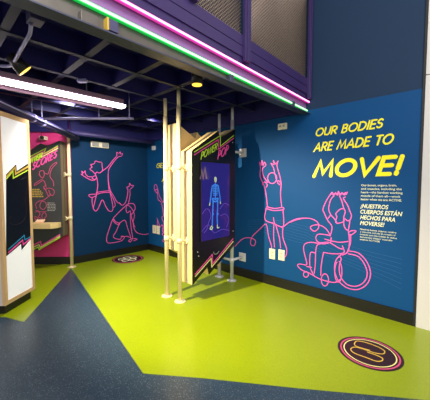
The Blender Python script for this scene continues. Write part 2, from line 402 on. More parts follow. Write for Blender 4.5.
sp = onz(25, 71, 2.73); aim = (Vector((2.5, 3.1, 1.0)) - sp).normalized()
t = thing('spotlight', sp, 'black can spotlight with amber inner cone above the long white light', 'spotlight')
bm = nb(); tube(bm, sp - aim * .16, sp, .05, 24, .072); obj('shade', bm, M['lampshell'], t)
bm = nb(); tube(bm, sp + aim * .001, sp + aim * .004, .066, 24); obj('lens', bm, M['lampin'], t)
bm = nb(); polytube(bm, [sp - aim * .1 + Vector((0, .06, 0)), sp + Vector((-.06, .08, .08)), sp + Vector((-.06, .08, .12))], .008, 8)
tube(bm, sp + Vector((-.06, .08, .115)), sp + Vector((-.06, .08, .14)), .04, 16); obj('bracket', bm, M['lampshell'], t)

p = onz(197, 85, 2.74)
t = thing('downlight', (p.x, p.y, 2.74), 'round black downlight with a glowing yellow disc under the mezzanine', 'downlight')
bm = nb(); tube(bm, (p.x, p.y, 2.745), (p.x, p.y, 2.90), .062, 28); tube(bm, (p.x, p.y, 2.90), (p.x, p.y, 3.05), .014, 10); obj('housing', bm, M['lampshell'], t)
bm = nb(); tube(bm, (p.x, p.y, 2.738), (p.x, p.y, 2.744), .054, 28); obj('lens', bm, M['lampin'], t)
DL = p.copy()

# box with bent conduit, top left
bx = onz(35.5, 20, 2.82)
t = thing('junction_box', (bx.x, bx.y, 2.86), 'indigo ceiling box with a bent conduit, near the top left corner', 'junction box')
bm = nb(); box(bm, bx.x - .045, bx.x + .045, bx.y - .06, bx.y + .06, 2.80, 3.05); obj('box_body', bm, M['box'], t, .004)
bm = nb()
pts = [onz(31, 23, 2.8), onz(30, 33, 2.79), onz(27, 39, 2.78), onz(20, 51, 2.78), onz(13.5, 63, 2.78), onz(8, 66, 2.78), onz(-8, 65, 2.78)]
polytube(bm, smooth([tuple(p) for p in pts], 5), .014, 10); obj('conduit', bm, M['conduit'], t)
# white tag
p = onz(82.5, 83.5, 2.8)
bm = nb(); obox(bm, (p.x, p.y, 2.83), RT * .055, Vector((FW.x, FW.y, 0)) * .03, (0, 0, .02))
tag(obj('smoke_detector', bm, M['conduit'], None, .012), 'small oval lavender detector on the ceiling above the long white light', 'detector')
# rail pipe
RH = Vector((RT.x, RT.y, 0))
a = onz(44, 118.5, 2.6); 
b = a + RH * 1.30
t = thing('rail', (a + b) / 2, 'thin horizontal lavender pipe rail hung below the ceiling joists', 'pipe rail')
bm = nb(); tube(bm, a, b, .02, 12); obj('pipe', bm, M['conduit'], t)
for q in (.8, 1.24):
    c = a + RH * q
    bm = nb(); tube(bm, c + Vector((0, 0, .018)), c + Vector((0, 0, .07)), .012, 8); tube(bm, c + Vector((0, 0, .07)), Vector((c.x, c.y, 3.05)), .006, 8); obj('hanger', bm, M['conduit'], t)
# big pipe
a = onz(0, 103, 2.66); b = on(76, 138, Vector((PW, 0, 0)) + n45 * .22, (1, 1, 0)); dd = (b - a).normalized()
t = thing('duct_pipe', a, 'thick violet pipe with clips slanting back above the light box kiosk', 'pipe')
bm = nb(); tube(bm, a - dd * .6, b + dd * .02, .06, 20); obj('pipe', bm, M['duct'], t)
for q in (.62, .86):
    c = a + dd * q
    bm = nb(); tube(bm, c - dd * .02, c + dd * .02, .067, 20); tube(bm, c + Vector((0, 0, .08)), Vector((c.x, c.y, 3.049)), .008, 8); obj('clip', bm, M['conduit'], t)
bm = nb(); s_ = Vector((dd.y, -dd.x, 0)) * .10; tube(bm, a - dd * .6 + s_ + Vector((0, 0, -.03)), b + s_ * .7 - dd * .2, .011, 10)
tag(obj('conduit', bm, M['conduit']), 'thin pale conduit running alongside the thick violet pipe', 'conduit')
# cross pipe in front of the left wall
bm = nb(); tube(bm, (1.9, 5.72, 2.63), (3.83, 5.72, 2.63), .045, 14)
tag(obj('pipe', bm, M['duct']), 'dark violet pipe running along the top of the left mural wall', 'pipe')

# ------------------------------------------------------------------ exhibit panel in the middle
t = thing('exhibit_panel', (3.0, 3.15, 0), 'black and cream two-sided exhibit panel with skeleton screen on four posts', 'exhibit panel')
FT = [(2.545, 2.10), (3.065, 2.435), (3.10, 2.335), (3.452, 2.515)]
FB = [(3.452, .66), (2.865, .325), (2.82, .46), (2.545, .255)]
FB = [(3.452, .672), (2.866, .322), (2.834, .44), (2.545, .25)]
prof = FT + FB
mir = [(2.545 + 3.452 - x, z) for x, z in prof][::-1]
def layer(name, pr, y0, y1, m, inset=0, par=None):
    cx = sum(p[0] for p in pr) / len(pr)
    bm = nb(); prism(bm, [((x + (inset if x < cx else -inset)), y0, z) for x, z in pr], (0, y1 - y0, 0)); return obj(name, bm, M[m], par or t)
layer('front_board', prof, 2.88, 2.975, 'cream'); layer('core', prof, 2.9751, 3.0149, 'core', .003); layer('front_board', prof, 3.015, 3.11, 'cream')
layer('back_board', mir, 3.19, 3.27, 'cream'); layer('core', mir, 3.2701, 3.3099, 'core', .003); layer('back_board', mir, 3.31, 3.40, 'cream')
face = layer('face_panel', prof, 2.87, 2.8799, 'black'); face['label'] = 'black zigzag front face'
layer('face_panel', mir, 3.4001, 3.41, 'black')
bm = nb(); box(bm, 2.75, 3.25, 3.11, 3.19, .8, 2.1); obj('spacer', bm, M['core'], t)
YF = 2.87; NF = (0, -1, 0)
def fpt(px, py): return ony(px, py, YF)
for nm, px, m in (('stripe', [(194, 152.2), (220.2, 135.6), (220.2, 146.2), (233.6, 135.6)], 'limeink'),
                  ('stripe', [(194, 155), (218.2, 139.6), (218.4, 149.4), (233.6, 138.2)], 'pinkink'),
                  ('stripe', [(195, 274.4), (212.2, 254.4), (212.6, 263.7), (233.2, 238.4)], 'pinkink'),
                  ('stripe', [(195, 276.6), (211, 258.4), (211.6, 267), (233.2, 241.2)], 'creamink')):
    bm = nb(); ribbon(bm, [fpt(*q) for q in px], NF, .013, .003); obj(nm, bm, M[m], face)
u_ = Vector((.34, 0, .175)).normalized()
bm = nb(); stroke_text(bm, 'POWER', fpt(200.6, 160), u_, (0, 0, 1), .102, .37, .22, .125, .003); obj('lettering', bm, M['limeink'], face)
bm = nb(); stroke_text(bm, 'POP', fpt(217.4, 160.2), u_, (0, 0, 1), .130, .255, .24, .13, .003); obj('lettering', bm, M['pinkink'], face)
# screen
bm = nb(); box(bm, 2.69, 3.31, 2.855, 2.8699, .84, 1.957); box(bm, 2.685, 2.70, 2.852, 2.8699, .835, 1.962, 1); box(bm, 3.30, 3.315, 2.852, 2.8699, .835, 1.962, 1)
scr = obj('screen', bm, [M['screen'], M['lampshell']], t)
def sc(X, Y): return ony(195 + X / 4.44, 155 + Y / 4.44, 2.855)
def figure(bm, lines, f, n, w, k=5, th=.002, mi=0):
    for l in lines: ribbon(bm, smooth([tuple(f(*p)) for p in l], k) if k > 1 else [f(*p) for p in l], n, w, th, mi)
bm = nb()
figure(bm, [[(90, 125), (90, 200)], [(78, 136), (90, 132), (103, 136)], [(77, 136), (72, 165), (70, 185), (66, 212)], [(103, 136), (107, 165), (110, 185), (112, 208)],
            [(80, 205), (79, 240), (78, 262), (76, 312)], [(100, 203), (100, 240), (98, 262), (99, 308)],
            [(78, 200), (90, 207), (101, 199), (101, 192), (90, 196), (79, 193), (78, 200)]], sc, NF, .019)
for k in range(6):
    yy = 142 + k * 7.5; w = 12 - abs(k - 2.2) * 1.3
    figure(bm, [[(90 - w, yy + 2), (90 - w * .7, yy - 2), (90, yy), (90 + w * .7, yy - 3), (90 + w, yy + 1)]], sc, NF, .011)
for x in (79.5, 100): figure(bm, [[(x - 3, 262), (x + 3, 262)], [(x - 2, 210), (x + 3, 208)]], sc, NF, .035, 1)
sk = obj('skeleton_image', bm, M['bone'], scr)
for nm, ls in (('skull_image', [[(87, 103), (90, 99), (94, 103), (94, 112), (91, 120), (87.5, 113), (87, 103)], [(87, 104), (94, 104)], [(88, 110), (94, 110)]]),
               ('hand_image', [[(66, 212), (64, 225)]]), ('hand_image', [[(112, 206), (113, 217)]]), ('foot_image', [[(76, 313), (67, 327), (74, 330), (79, 318)]]), ('foot_image', [[(99, 309), (99, 323), (107, 322)]])):
    bm = nb(); figure(bm, ls, sc, NF, .014); obj(nm, bm, M['bonelit'], sk)
bm = nb()
figure(bm, [[(32, 262), (48, 240), (62, 245), (70, 272), (60, 300), (52, 330), (40, 345)], [(110, 240), (130, 215), (150, 222)], [(112, 270), (135, 262), (150, 285), (140, 320)],
            [(30, 340), (60, 310), (85, 345), (120, 330), (150, 335)]], sc, NF, .007)
obj('line_art', bm, M['faint'], scr)
bm = nb(); figure(bm, [[(24, 108), (30, 68), (36, 104), (44, 58), (51, 106)]], sc, NF, .03, 1); obj('reflection_image', bm, M['tan'], scr)  # zigzag reflection on the glass, painted as glowing tan lines
bm = nb()
figure(bm, [[(213.5, 252), (214.5, 254), (217, 253.6), (219, 251)]], fpt, NF, .008)
obj('finger_pull', bm, M['core'], face)
for q in ((197.5, 252), (198.5, 256), (232.5, 142.5), (233, 231)):
    p = fpt(*q); bm = nb(); tube(bm, p, p + Vector((0, -.006, 0)), .009, 12); obj('screw', bm, M['core'], face)
# posts
def post(par, x, y, ztop, m, r=.030):
    bm = nb(); tube(bm, (x, y, .014), (x, y, ztop - .25), r, 24); tube(bm, (x, y, ztop - .25), (x, y, ztop), r * .8, 24)
    o = obj('post', bm, M[m], par)
    bm = nb(); tube(bm, (x, y, .0015), (x, y, .009), .078, 32); tube(bm, (x, y, .009), (x, y, .02), .05, 28, .034); f = obj('floor_flange', bm, M[m], o)
    for k in range(4):
        a = math.pi / 4 + k * math.pi / 2; bm = nb(); c = Vector((x + .06 * math.cos(a), y + .06 * math.sin(a), .009)); tube(bm, c, c + Vector((0, 0, .004)), .007, 8)
    obj('bolt', bm, M['core'], o)
    return o
P1 = (2.44, 3.32); P2 = (2.448, 3.03); P3 = (3.612, 3.36); P4 = (3.608, 3.062)
for p, m, zt in ((P1, 'creampost', 2.858), (P2, 'creampost', 2.95), (P3, 'whitepost', 2.858), (P4, 'whitepost', 2.95)): post(t, p[0], p[1], zt, m)
for (x, y), m, s in ((P1, 'creampost', 1), (P2, 'creampost', 1), (P3, 'whitepost', -1), (P4, 'whitepost', -1)):
    xe = 2.545 if s > 0 else 3.452
    yb = 3.0 if y < 3.2 else 3.295
    for z in (1.875, .86):
        bm = nb(); tube(bm, (x, y, z), (xe - s * .006, yb, z), .02, 12); tube(bm, (xe - s * .014, yb, z), (xe, yb, z), .05, 24)
        tube(bm, (x, y, z - .035), (x, y, z + .035), .036, 20)
        obj('clamp', bm, M[m], t)
for y, zz in ((P4[1], 2.19), (P4[1], .355)):
    a_ = nb(); x = P4[0]
    tube(a_, (x, y, zz - .04), (x, y, zz + .04), .037, 20); tube(a_, (x, y, zz), (XR - .012, y, zz), .022, 14)
    o = obj('wall_arm', a_, M['whitepost'], t)
    bm = nb(); box(bm, XR - .014, XR, y - .075, y + .075, zz - .075, zz + .075); obj('wall_plate', bm, M['whitepost'], o, .006)
    a_ = nb(); tube(a_, (x, y, zz), (P3[0], P3[1], zz), .02, 14); tube(a_, (P3[0], P3[1], zz - .04), (P3[0], P3[1], zz + .04), .037, 20); obj('cross_arm', a_, M['whitepost'], t)

# ------------------------------------------------------------------ exhibit panel at the back left
fh = Vector((FW.x, FW.y, 0)).normalized()
PP0 = Vector((2.005, 5.868, 0)) - fh * .2
def spt(px, py, off=0): return on(px, py, PP0 - fh * off, fh)
t = thing('exhibit_panel', Vector((1.5, 6.05, 0)), 'charcoal exhibit panel with pink lettering and a shelf, standing before the pink wall', 'exhibit panel')
LH = -RH
r0 = Vector((1.822, 5.774, 0))
def sp2(u, z): return Vector((r0.x, r0.y, z)) + LH * u      # u metres left of the board's right edge
WS = .93
prof2 = [(0, 2.46), (.26, 2.36), (.36, 2.41), (WS, 2.05), (WS, .30), (.55, .42), (.52, .37), (0, .66)]
def lay2(name, d0, d1, m, ins=0):
    bm = nb(); prism(bm, [sp2(u + (ins if u < .4 else -ins), z) + fh * d0 for u, z in prof2], fh * (d1 - d0)); return obj(name, bm, M[m], t)
f2 = lay2('face_panel', 0, .012, 'charcoal'); lay2('board', .0121, .10, 'side'); lay2('core', .1001, .13, 'lampshell', .01); lay2('board', .1301, .21, 'side')
NS = -fh
def rib2(pxs, m, w=.018, nm='stripe', k=1):
    bm = nb()
    for l in pxs: ribbon(bm, smooth([tuple(spt(*q)) for q in l], k) if k > 1 else [spt(*q) for q in l], NS, w, .003)
    obj(nm, bm, M[m], f2)
rib2([[(24, 160), (46, 148.2), (43.5, 154), (58, 145.8)]], 'limeink'); rib2([[(24, 161.6), (44.4, 150.6), (42.8, 155.4), (58, 147)]], 'mutedpink'); rib2([[(24, 163), (42.5, 152.6), (41.6, 157.2), (58, 148.2)]], 'creamink')
rib2([[(26, 249), (40.5, 241.5), (41.5, 245.5), (60, 234.5)]], 'pinkink', .022); rib2([[(26, 251), (39, 244.5), (40.3, 247.5), (60, 236)]], 'creamink', .018); rib2([[(26, 252.8), (38.3, 247), (39.3, 249.5), (60, 237.4)]], 'limeink', .02)
sl = lambda a, b: (spt(*b) - spt(*a)).normalized()
us = sl((32, 170), (57.5, 156.5))
bm = nb(); stroke_text(bm, 'POWER', spt(24.2, 167.3), sl((24.2, 167.3), (42, 158)), (0, 0, 1), .10, .37, .3, .19, .004); obj('lettering', bm, M['limeink'], f2)
bm = nb(); stroke_text(bm, 'SCORES', spt(32, 170.6), us, (0, 0, 1), .135, .52, .3, .14, .004); obj('lettering', bm, M['pinkink'], f2)
q1 = lambda X, Y: (30 + X / 8, 140 + Y / 8)
q2 = lambda X, Y: (30 + X / 8, 180 + Y / 8)
art = [[q1(*p) for p in l] for l in (
    [(80, 285), (75, 260), (90, 245), (110, 250), (115, 275), (105, 300), (85, 295), (80, 285)],
    [(115, 265), (145, 270), (165, 215), (205, 180), (212, 188), (175, 230), (160, 290), (185, 330), (190, 370)],
    [(105, 310), (75, 325), (40, 350), (38, 365), (70, 345), (110, 325), (130, 380)], [(85, 295), (70, 275)])] + [[q2(*p) for p in l] for l in (
    [(130, 40), (110, 55), (120, 75), (150, 65), (185, 75), (195, 100), (180, 125), (160, 110), (150, 80)], [(110, 55), (130, 90), (150, 130), (165, 110)], [(150, 130), (110, 160), (70, 170), (45, 195), (55, 230)],
    [(80, 200), (95, 170), (125, 180), (130, 210), (110, 235), (85, 225), (80, 200)], [(40, 260), (60, 250), (80, 270), (60, 300), (40, 290), (45, 320), (75, 300), (100, 320), (95, 280), (120, 260), (130, 290), (110, 310)],
    [(45, 240), (90, 255), (130, 250)])]
rib2(art, 'mutedpink', .010, 'line_art', 4)
def caption(px, py, dy, widths, h, m):
    bm = nb()
    for k, w in enumerate(widths):
        o = spt(px, py + k * dy); x = 0
        while x < w:
            q = min(w, x + random.uniform(.025, .06)); ribbon(bm, [o + RH * x, o + RH * q], NS, h, .002); x = q + .012
    obj('caption', bm, M[m], f2)
caption(32.2, 189.4, 1.8, (.15, .17, .2, .19, .21), .017, 'gold')
caption(47.5, 203, 1.5, (.13, .15, .16, .15, .16, .14), .012, 'core')
# shelf
bm = nb(); prism(bm, [sp2(u, .83) - fh * d for u, d in ((.02, 0), (.02, .10), (.10, .22), (.80, .22), (.80, 0))], (0, 0, .095)); obj('shelf', bm, M['cream'], t, .004)
for u in (-.11, WS + .12):
    p = sp2(u, 0) + fh * .12
    x, y = (2.005, 5.868) if u < 0 else (p.x, p.y)
    o = post(t, x, y, 2.70, 'creampost')
    for z in (1.83, .98):
        e = sp2(0 if u < 0 else WS, z) + fh * .115
        bm = nb(); tube(bm, (x, y, z), e, .022, 12); tube(bm, e + (Vector((x, y, z)) - e).normalized() * .015, e, .045, 20); tube(bm, (x, y, z - .035), (x, y, z + .035), .036, 20); obj('clamp', bm, M['creampost'], t)
c = sp2(.36, .957) - fh * .10
bm = nb(); obox(bm, c, RH * .075, (-fh * .04 + Vector((0, 0, -.022))), Vector((0, 0, .008)) - fh * .004)
tag(obj('booklet', bm, M['paper'], None, .002), 'small peach booklet lying on the shelf of the charcoal panel', 'booklet')
# small projector on pink wall
p = on(43.5, 138.2, Vector((PW, 0, 0)) + n45 * .10, (1, 1, 0))
t = thing('camera', p, 'small white boxed camera hanging on the pink wall above the charcoal panel', 'camera')
bm = nb(); obox(bm, p + n45 * .0, RH * .06, n45 * .05, (0, 0, .035)); obj('body', bm, M['plate'], t, .006)
bm = nb(); tube(bm, p + n45 * .05 + RH * .01, p + n45 * .09 + RH * .015, .034, 16); obj('lens', bm, M['hole'], t)
bm = nb(); tube(bm, p - n45 * .045, p - n45 * .10, .02, 10); obj('mount', bm, M['plate'], t)
bm = nb(); polytube(bm, smooth([tuple(p + Vector((0, 0, .034)) - RH * .02), tuple(p + Vector((0, 0, .07)) - RH * .04), tuple(p + Vector((0, 0, .12)) - RH * .03), tuple(p + Vector((0, 0, .2)) - RH * .05)], 4), .005, 6); obj('cord', bm, M['hole'], t)

# ------------------------------------------------------------------ light box kiosk, front left
A = onz(6, 314.4); B = onz(32.6, 298); du = (B - A).normalized(); dn = Vector((du.y, -du.x, 0))   # dn faces right
LK = (B - A).length; AK = A - dn * 0
t = thing('light_box_kiosk', A + du * .25 - dn * .3, 'tall maple-framed light box kiosk with glowing white panels on a black plinth', 'light box')
dl = -dn
def kp(u, v, z): return Vector((A.x, A.y, z)) + du * u + dl * v
KT, KB = 2.55, .115
def kbox(bm, u0, u1, v0, v1, z0, z1, mi=0):
    obox(bm, (kp(u0, v0, z0) + kp(u1, v1, z1)) / 2, du * (u1 - u0) / 2, dl * (v1 - v0) / 2, (0, 0, (z1 - z0) / 2), mi)
W2 = .62; L0 = -.015; L1 = LK + .05
bm = nb(); kbox(bm, .015, LK - .01, .02, W2, .0015, KB); obj('plinth', bm, M['base'], t)
bm = nb(); kbox(bm, L0 + .03, L1 - .03, .012, W2 - .03, KB + .02, KT - .02); obj('core', bm, M['paleframe'], t)
bm = nb()
kbox(bm, L0, L0 + .05, -.01, .03, KB, KT); kbox(bm, L1 - .05, L1, -.01, .03, KB, KT)
kbox(bm, L0 + .05, L1 - .05, -.01, .03, KB, KB + .05); kbox(bm, L0 + .05, L1 - .05, -.01, .03, KT - .06, KT)
obj('frame', bm, M['wood'], t)
bm = nb()
kbox(bm, L0, L0 + .04, .0301, .10, KB, KT); kbox(bm, L0, L0 + .04, W2 - .06, W2, KB, KT); kbox(bm, L0, L0 + .04, .10, W2 - .06, KB, KB + .05); kbox(bm, L0, L0 + .04, .10, W2 - .06, KT - .05, KT)
o = obj('frame', bm, M['paleframe'], t); o['label'] = 'pale grey frame'
bm = nb(); kbox(bm, L0 + .012, L0 + .029, .101, W2 - .061, KB + .051, KT - .051); obj('light_panel', bm, M['light'], t)
bm = nb(); kbox(bm, L0 + .051, L1 - .051, -.004, .0115, KB + .051, KT - .061); lp = obj('light_panel', bm, M['light'], t)
def kpt(px, py): return on(px, py, A + dn * .004, dn)
TZ = [(6, 174.5), (16.2, 164), (16.6, 171), (29.5, 163.6)]
BZ = [(32, 238.8), (21.5, 250), (21, 244), (6, 256.5)]
def kclip(px, py):
    p = kpt(px, py); u = max(L0 + .052, min(L1 - .052, (p - A).dot(du))); return kp(u, -.004, p.z)
bm = nb(); prism(bm, [kclip(*q) for q in TZ + BZ], dn * .002); gp = obj('graphic', bm, M['black'], lp); gp['label'] = 'black zigzag graphic band'
for l, m, w in (([(6, 176.8), (15, 167.4), (15.2, 174), (29, 166.6)], 'gold', .02), ([(6, 179), (12.6, 171.4), (13, 178.2), (29, 170)], 'limeink', .014),
                ([(8, 249.5), (24, 235.4), (24.6, 240), (31.5, 236.2)], 'cyan', .012), ([(8, 252.8), (22.4, 240), (23, 244.8), (31.5, 238)], 'pinkink', .013)):
    bm = nb(); ribbon(bm, [kclip(*q) + dn * .002 for q in l], dn, w, .002); obj('stripe', bm, M[m], gp)
bm = nb(); ribbon(bm, smooth([tuple(kclip(*q) + dn * .002) for q in ((18, 176), (21, 180), (26, 177), (27, 186), (25, 200), (26, 214), (22, 222), (14, 225), (9, 221), (12, 216))], 5), dn, .006, .001); obj('line_art', bm, M['brown'], gp)

# ------------------------------------------------------------------ wall lettering
RY = Vector((0, -1, 0)); UZ = Vector((0, 0, 1)); XW = XR
def wtext(bm, s, y0, z, cap, width, shear=.22, bold=.025, dz=0):
    r = Vector((0, -1, dz)).normalized(); text_geom(bm, s, (XW, y0, z), r, UZ, cap, width, shear, bold, .002)
bm = nb()
def wstroke(bm, s, y0, z, cap, width, weight, dz): stroke_text(bm, s, (XW, y0, z), Vector((0, -1, dz)).normalized(), UZ, cap, width, .22, weight)
wstroke(bm, 'OUR BODIES', 1.768, 2.318, .118, .835, .165, .014); wstroke(bm, 'ARE MADE TO', 1.785, 2.105, .128, .965, .165, .02); wstroke(bm, 'MOVE!', 1.785, 1.735, .25, 1.045, .20, .012)
tag(obj('wall_lettering', bm, M['yellow']), 'large yellow slanted heading ending in MOVE! on the blue wall', 'lettering')
bm = nb()
for k, (s, w) in enumerate((('Our bones, organs, brain,', .39), ('and muscles, including the', .44), ('heart\u2014the hardest working', .45), ('muscle of them all\u2014work', .43), ('better when we are ACTIVE.', .445))):
    wtext(bm, s, 1.143, 1.622 - k * .0445, .026, w, 0, .012)
tag(obj('wall_lettering', bm, M['paleink']), 'small pale yellow English paragraph under the big MOVE! heading', 'lettering')
bm = nb()
for k, (s, w) in enumerate((('\u00a1NUESTROS', .31), ('CUERPOS EST\u00c1N', .455), ('HECHOS PARA', .385), ('MOVERSE!', .275))):
    wtext(bm, s, 1.143, 1.345 - k * .073, .05, w, .22, .025)
tag(obj('wall_lettering', bm, M['paleink']), 'bold slanted cream Spanish heading NUESTROS CUERPOS below the English paragraph', 'lettering')
bm = nb()
for k, (s, w) in enumerate((('Nuestros huesos, \u00f3rganos, cerebro', .40), ('y m\u00fasculos, incluido el coraz\u00f3n, el', .39), ('m\u00fasculo que m\u00e1s trabaja de todos,', .41), ('funcionan mejor cuando', .36), ('estamos ACTIVOS.', .23))):
    wtext(bm, s, 1.14, 1.06 - k * .033, .02, w, 0, .006)
tag(obj('wall_lettering', bm, M['paleink']), 'tiny pale Spanish paragraph, lowest block of text beside the wheelchair outline', 'lettering')
bm = nb()
p = onx(156.3, 168.3, XR); stroke_text(bm, 'GET', (XR, p.y, p.z), RY, UZ, .115, .36, .25, .17)
tag(obj('wall_lettering', bm, M['yellow']), 'yellow word GET mostly hidden behind the cream posts near the corner', 'lettering')
bm = nb()
p = onx(162, 182, XR); stroke_text(bm, 'A', (XR, p.y, p.z), RY, UZ, .13, .13, .25, .17)
tag(obj('wall_lettering', bm, M['yellow']), 'single yellow letter below the word GET, beside the cream posts', 'lettering')

# ------------------------------------------------------------------ mural figures
def mural(lines, f, n, w, label, k=5, name='mural_figure'):
    bm = nb(); figure(bm, lines, f, n, w, k); return tag(obj(name, bm, M['artpink']), label, 'mural')
lw = lambda X, Y: ony(75 + X / 5.72, 145 + Y / 5.72, YL)
J = [[(115, 165), (100, 150), (85, 137), (97, 126), (90, 112), (108, 108), (118, 92), (135, 97), (152, 100), (155, 122), (157, 145), (140, 160), (125, 155), (116, 166)],
     [(140, 162), (157, 148), (185, 127), (215, 90), (238, 62), (238, 42), (250, 48), (258, 40), (260, 50), (272, 50), (265, 64), (245, 70), (215, 105), (195, 135), (190, 160), (190, 200), (195, 265)],
     [(98, 182), (75, 180), (60, 165), (58, 148), (50, 158), (38, 150), (44, 166), (36, 168), (62, 185), (85, 198), (105, 202), (118, 195), (122, 180), (108, 178), (98, 190), (112, 198)],
     [(115, 165), (126, 195), (130, 230), (125, 272)], [(120, 272), (155, 266), (192, 262), (200, 270), (160, 272), (130, 280), (85, 283), (80, 291), (95, 300), (120, 290), (125, 272)],
     [(125, 275), (112, 330), (105, 362), (118, 378), (133, 362), (156, 314), (175, 350), (193, 376), (212, 377), (216, 350), (200, 270)], [(98, 300), (98, 330), (105, 365)], [(200, 270), (220, 310), (230, 345), (216, 360)],
     [(190, 200), (200, 255), (220, 290), (240, 325), (262, 336)]]
mural(J, lw, (0, -1, 0), .014, 'pink line drawing of a leaping figure with one arm raised, on the left wall')
lc = lambda X, Y: ony(100 + X / 6.15, 180 + Y / 6.15, YL)
C_ = [[(118, 138), (135, 155), (155, 140), (166, 108), (172, 62), (164, 45), (178, 40), (182, 20), (190, 32), (207, 34), (196, 48), (184, 60), (185, 85), (180, 120), (172, 152)],
      [(165, 150), (190, 144), (210, 150), (216, 175), (204, 200), (190, 212), (185, 190), (168, 202), (160, 180), (168, 155), (190, 170), (205, 192)], [(203, 185), (212, 220), (203, 260), (215, 290)], [(190, 205), (196, 240), (208, 272)],
      [(165, 152), (130, 185), (95, 220), (80, 240), (90, 262), (115, 276), (118, 266), (95, 256), (80, 240), (60, 290), (42, 350), (45, 384), (78, 386), (130, 374), (150, 352), (132, 345), (126, 364), (95, 360), (82, 345), (100, 315), (115, 278)],
      [(115, 270), (152, 247), (168, 290), (186, 345), (190, 362)], [(186, 210), (188, 260), (195, 320), (200, 356), (188, 380), (176, 374), (200, 360), (228, 364), (205, 374)], [(135, 350), (165, 346), (188, 356)],
      [(203, 255), (210, 300), (232, 326), (275, 335), (310, 326), (322, 316)]]
mural(C_, lc, (0, -1, 0), .014, 'pink line drawing of a kneeling figure with ponytail and one raised hand')
lg = lambda X, Y: onx(150 + X / 4.7, 160 + Y / 4.7, XR)
G = [[(62, 200), (50, 180), (42, 160), (32, 120), (24, 116), (20, 128), (24, 145), (36, 160), (38, 185), (52, 198), (60, 230), (64, 262)], [(24, 142), (34, 138), (36, 158)],
     [(33, 312), (36, 285), (33, 272), (42, 300), (46, 318)], [(46, 318), (58, 305), (66, 335), (58, 350), (72, 360), (60, 380), (76, 385)], [(64, 262), (56, 272), (66, 300), (58, 330), (68, 345)], [(62, 200), (85, 150), (100, 140), (110, 165), (95, 185), (85, 170)]]
mural(G, lg, (-1, 0, 0), .015, 'pink line drawing with a raised arm, partly hidden behind the two cream posts')
lr = lambda X, Y: onx(235 + X / 3.333, 155 + Y / 3.333, XR)
circ = [(124 + 15 * math.cos(a), 77 + 18 * math.sin(a)) for a in [i * math.pi / 6 for i in range(13)]]
R_ = [[(110, 92), (95, 70), (92, 46), (103, 34), (98, 24), (94, 34), (90, 18), (88, 34), (82, 24), (85, 44), (84, 72), (97, 102), (105, 140), (108, 172)], [(97, 102), (92, 96), (100, 90), (108, 100), (104, 108)],
      [(140, 88), (133, 62), (128, 42), (120, 28), (130, 32), (128, 18), (136, 30), (144, 20), (140, 36), (150, 72), (154, 98), (152, 130), (156, 176)], [(150, 100), (142, 92), (146, 86), (154, 96)], circ,
      [(105, 172), (130, 178), (158, 175), (161, 182), (130, 185), (106, 179)], [(105, 175), (100, 215), (130, 228), (161, 238), (160, 180)], [(128, 208), (132, 230)],
      [(0, 305), (25, 280), (50, 276), (68, 285), (64, 302), (52, 296), (58, 272), (85, 245), (102, 230), (108, 245), (112, 270), (122, 305), (118, 318)], [(130, 230), (129, 270), (132, 308)], [(135, 230), (148, 275), (152, 310)],
      [(160, 240), (160, 275), (172, 312), (170, 336), (158, 342)], [(158, 242), (180, 225), (205, 213), (228, 210)]]
mural(R_, lr, (-1, 0, 0), .0125, 'pink line drawing of a standing figure reaching both arms up, above two outlets')
lwc = lambda X, Y: onx(290 + X / 3.635, 185 + Y / 3.635, XR)
l6 = lambda l: [((310 + X / 8 - 290) * 3.635, (Y / 8) * 3.635) for X, Y in l]
def ell(cx, cy, rx, ry, a0=0, a1=360, n=20): return [(cx + rx * math.cos(math.radians(a0 + (a1 - a0) * i / n)), cy + ry * math.sin(math.radians(a0 + (a1 - a0) * i / n))) for i in range(n + 1)]
Wc = [[(0, 135), (40, 122), (75, 122), (100, 135), (104, 155), (90, 168), (75, 158), (80, 148), (105, 145), (130, 158), (148, 185)]] + [l6(l) for l in (
      [(165, 75), (135, 120), (105, 190), (115, 225), (140, 280), (176, 332), (165, 400)], [(195, 85), (165, 120), (150, 190), (165, 235), (195, 270), (215, 300)], [(120, 240), (140, 270), (165, 240)],
      [(160, 80), (178, 58), (188, 82), (205, 62), (218, 80), (228, 52), (240, 82), (256, 62), (270, 78), (284, 60), (288, 76), (299, 58), (272, 82)], [(170, 72), (200, 72), (230, 70), (290, 70)],
      [(235, 85), (255, 130), (270, 185), (282, 212), (272, 250)], [(285, 95), (268, 108), (300, 160), (320, 210), (332, 245), (320, 280), (300, 285), (275, 265)],
      [(215, 255), (208, 228), (240, 195), (270, 190), (282, 215), (270, 260), (270, 292), (218, 306), (205, 288), (215, 255)], [(270, 265), (272, 320), (285, 350), (305, 360), (315, 320), (318, 285)])] + [
      [(148, 185), (128, 180), (100, 180), (95, 198), (110, 210), (140, 208), (180, 230), (196, 232)], [(126, 196), (150, 203), (180, 208), (212, 205)],
      [(212, 165), (216, 200), (212, 240), (190, 255)], [(220, 178), (220, 210), (206, 250)], [(213, 172), (225, 166), (240, 168), (222, 182), (214, 180)],
      [(122, 245), (160, 250), (196, 246), (190, 220)], [(140, 212), (105, 212), (75, 208), (54, 215), (50, 235), (58, 270), (60, 290), (35, 287), (28, 294), (45, 310), (70, 320), (110, 342), (160, 354), (182, 344)],
      [(130, 214), (102, 216), (94, 240), (92, 290), (88, 322)], [(92, 248), (76, 245), (72, 270), (74, 302), (88, 330)], [(60, 296), (80, 300)], ell(58, 325, 9, 10), ell(127, 345, 13, 22), [(122, 245), (114, 290), (112, 330)], [(150, 190), (148, 210)],
      [(215, 240), (250, 248), (280, 280), (293, 322), (280, 360), (245, 380), (205, 372), (175, 346), (162, 308), (168, 272), (190, 250)],
      [(212, 250), (248, 260), (272, 290), (281, 325), (268, 354), (238, 368), (206, 360), (184, 332), (179, 298), (186, 268), (176, 258)], ell(176, 315, 13, 38, -80, 250)]
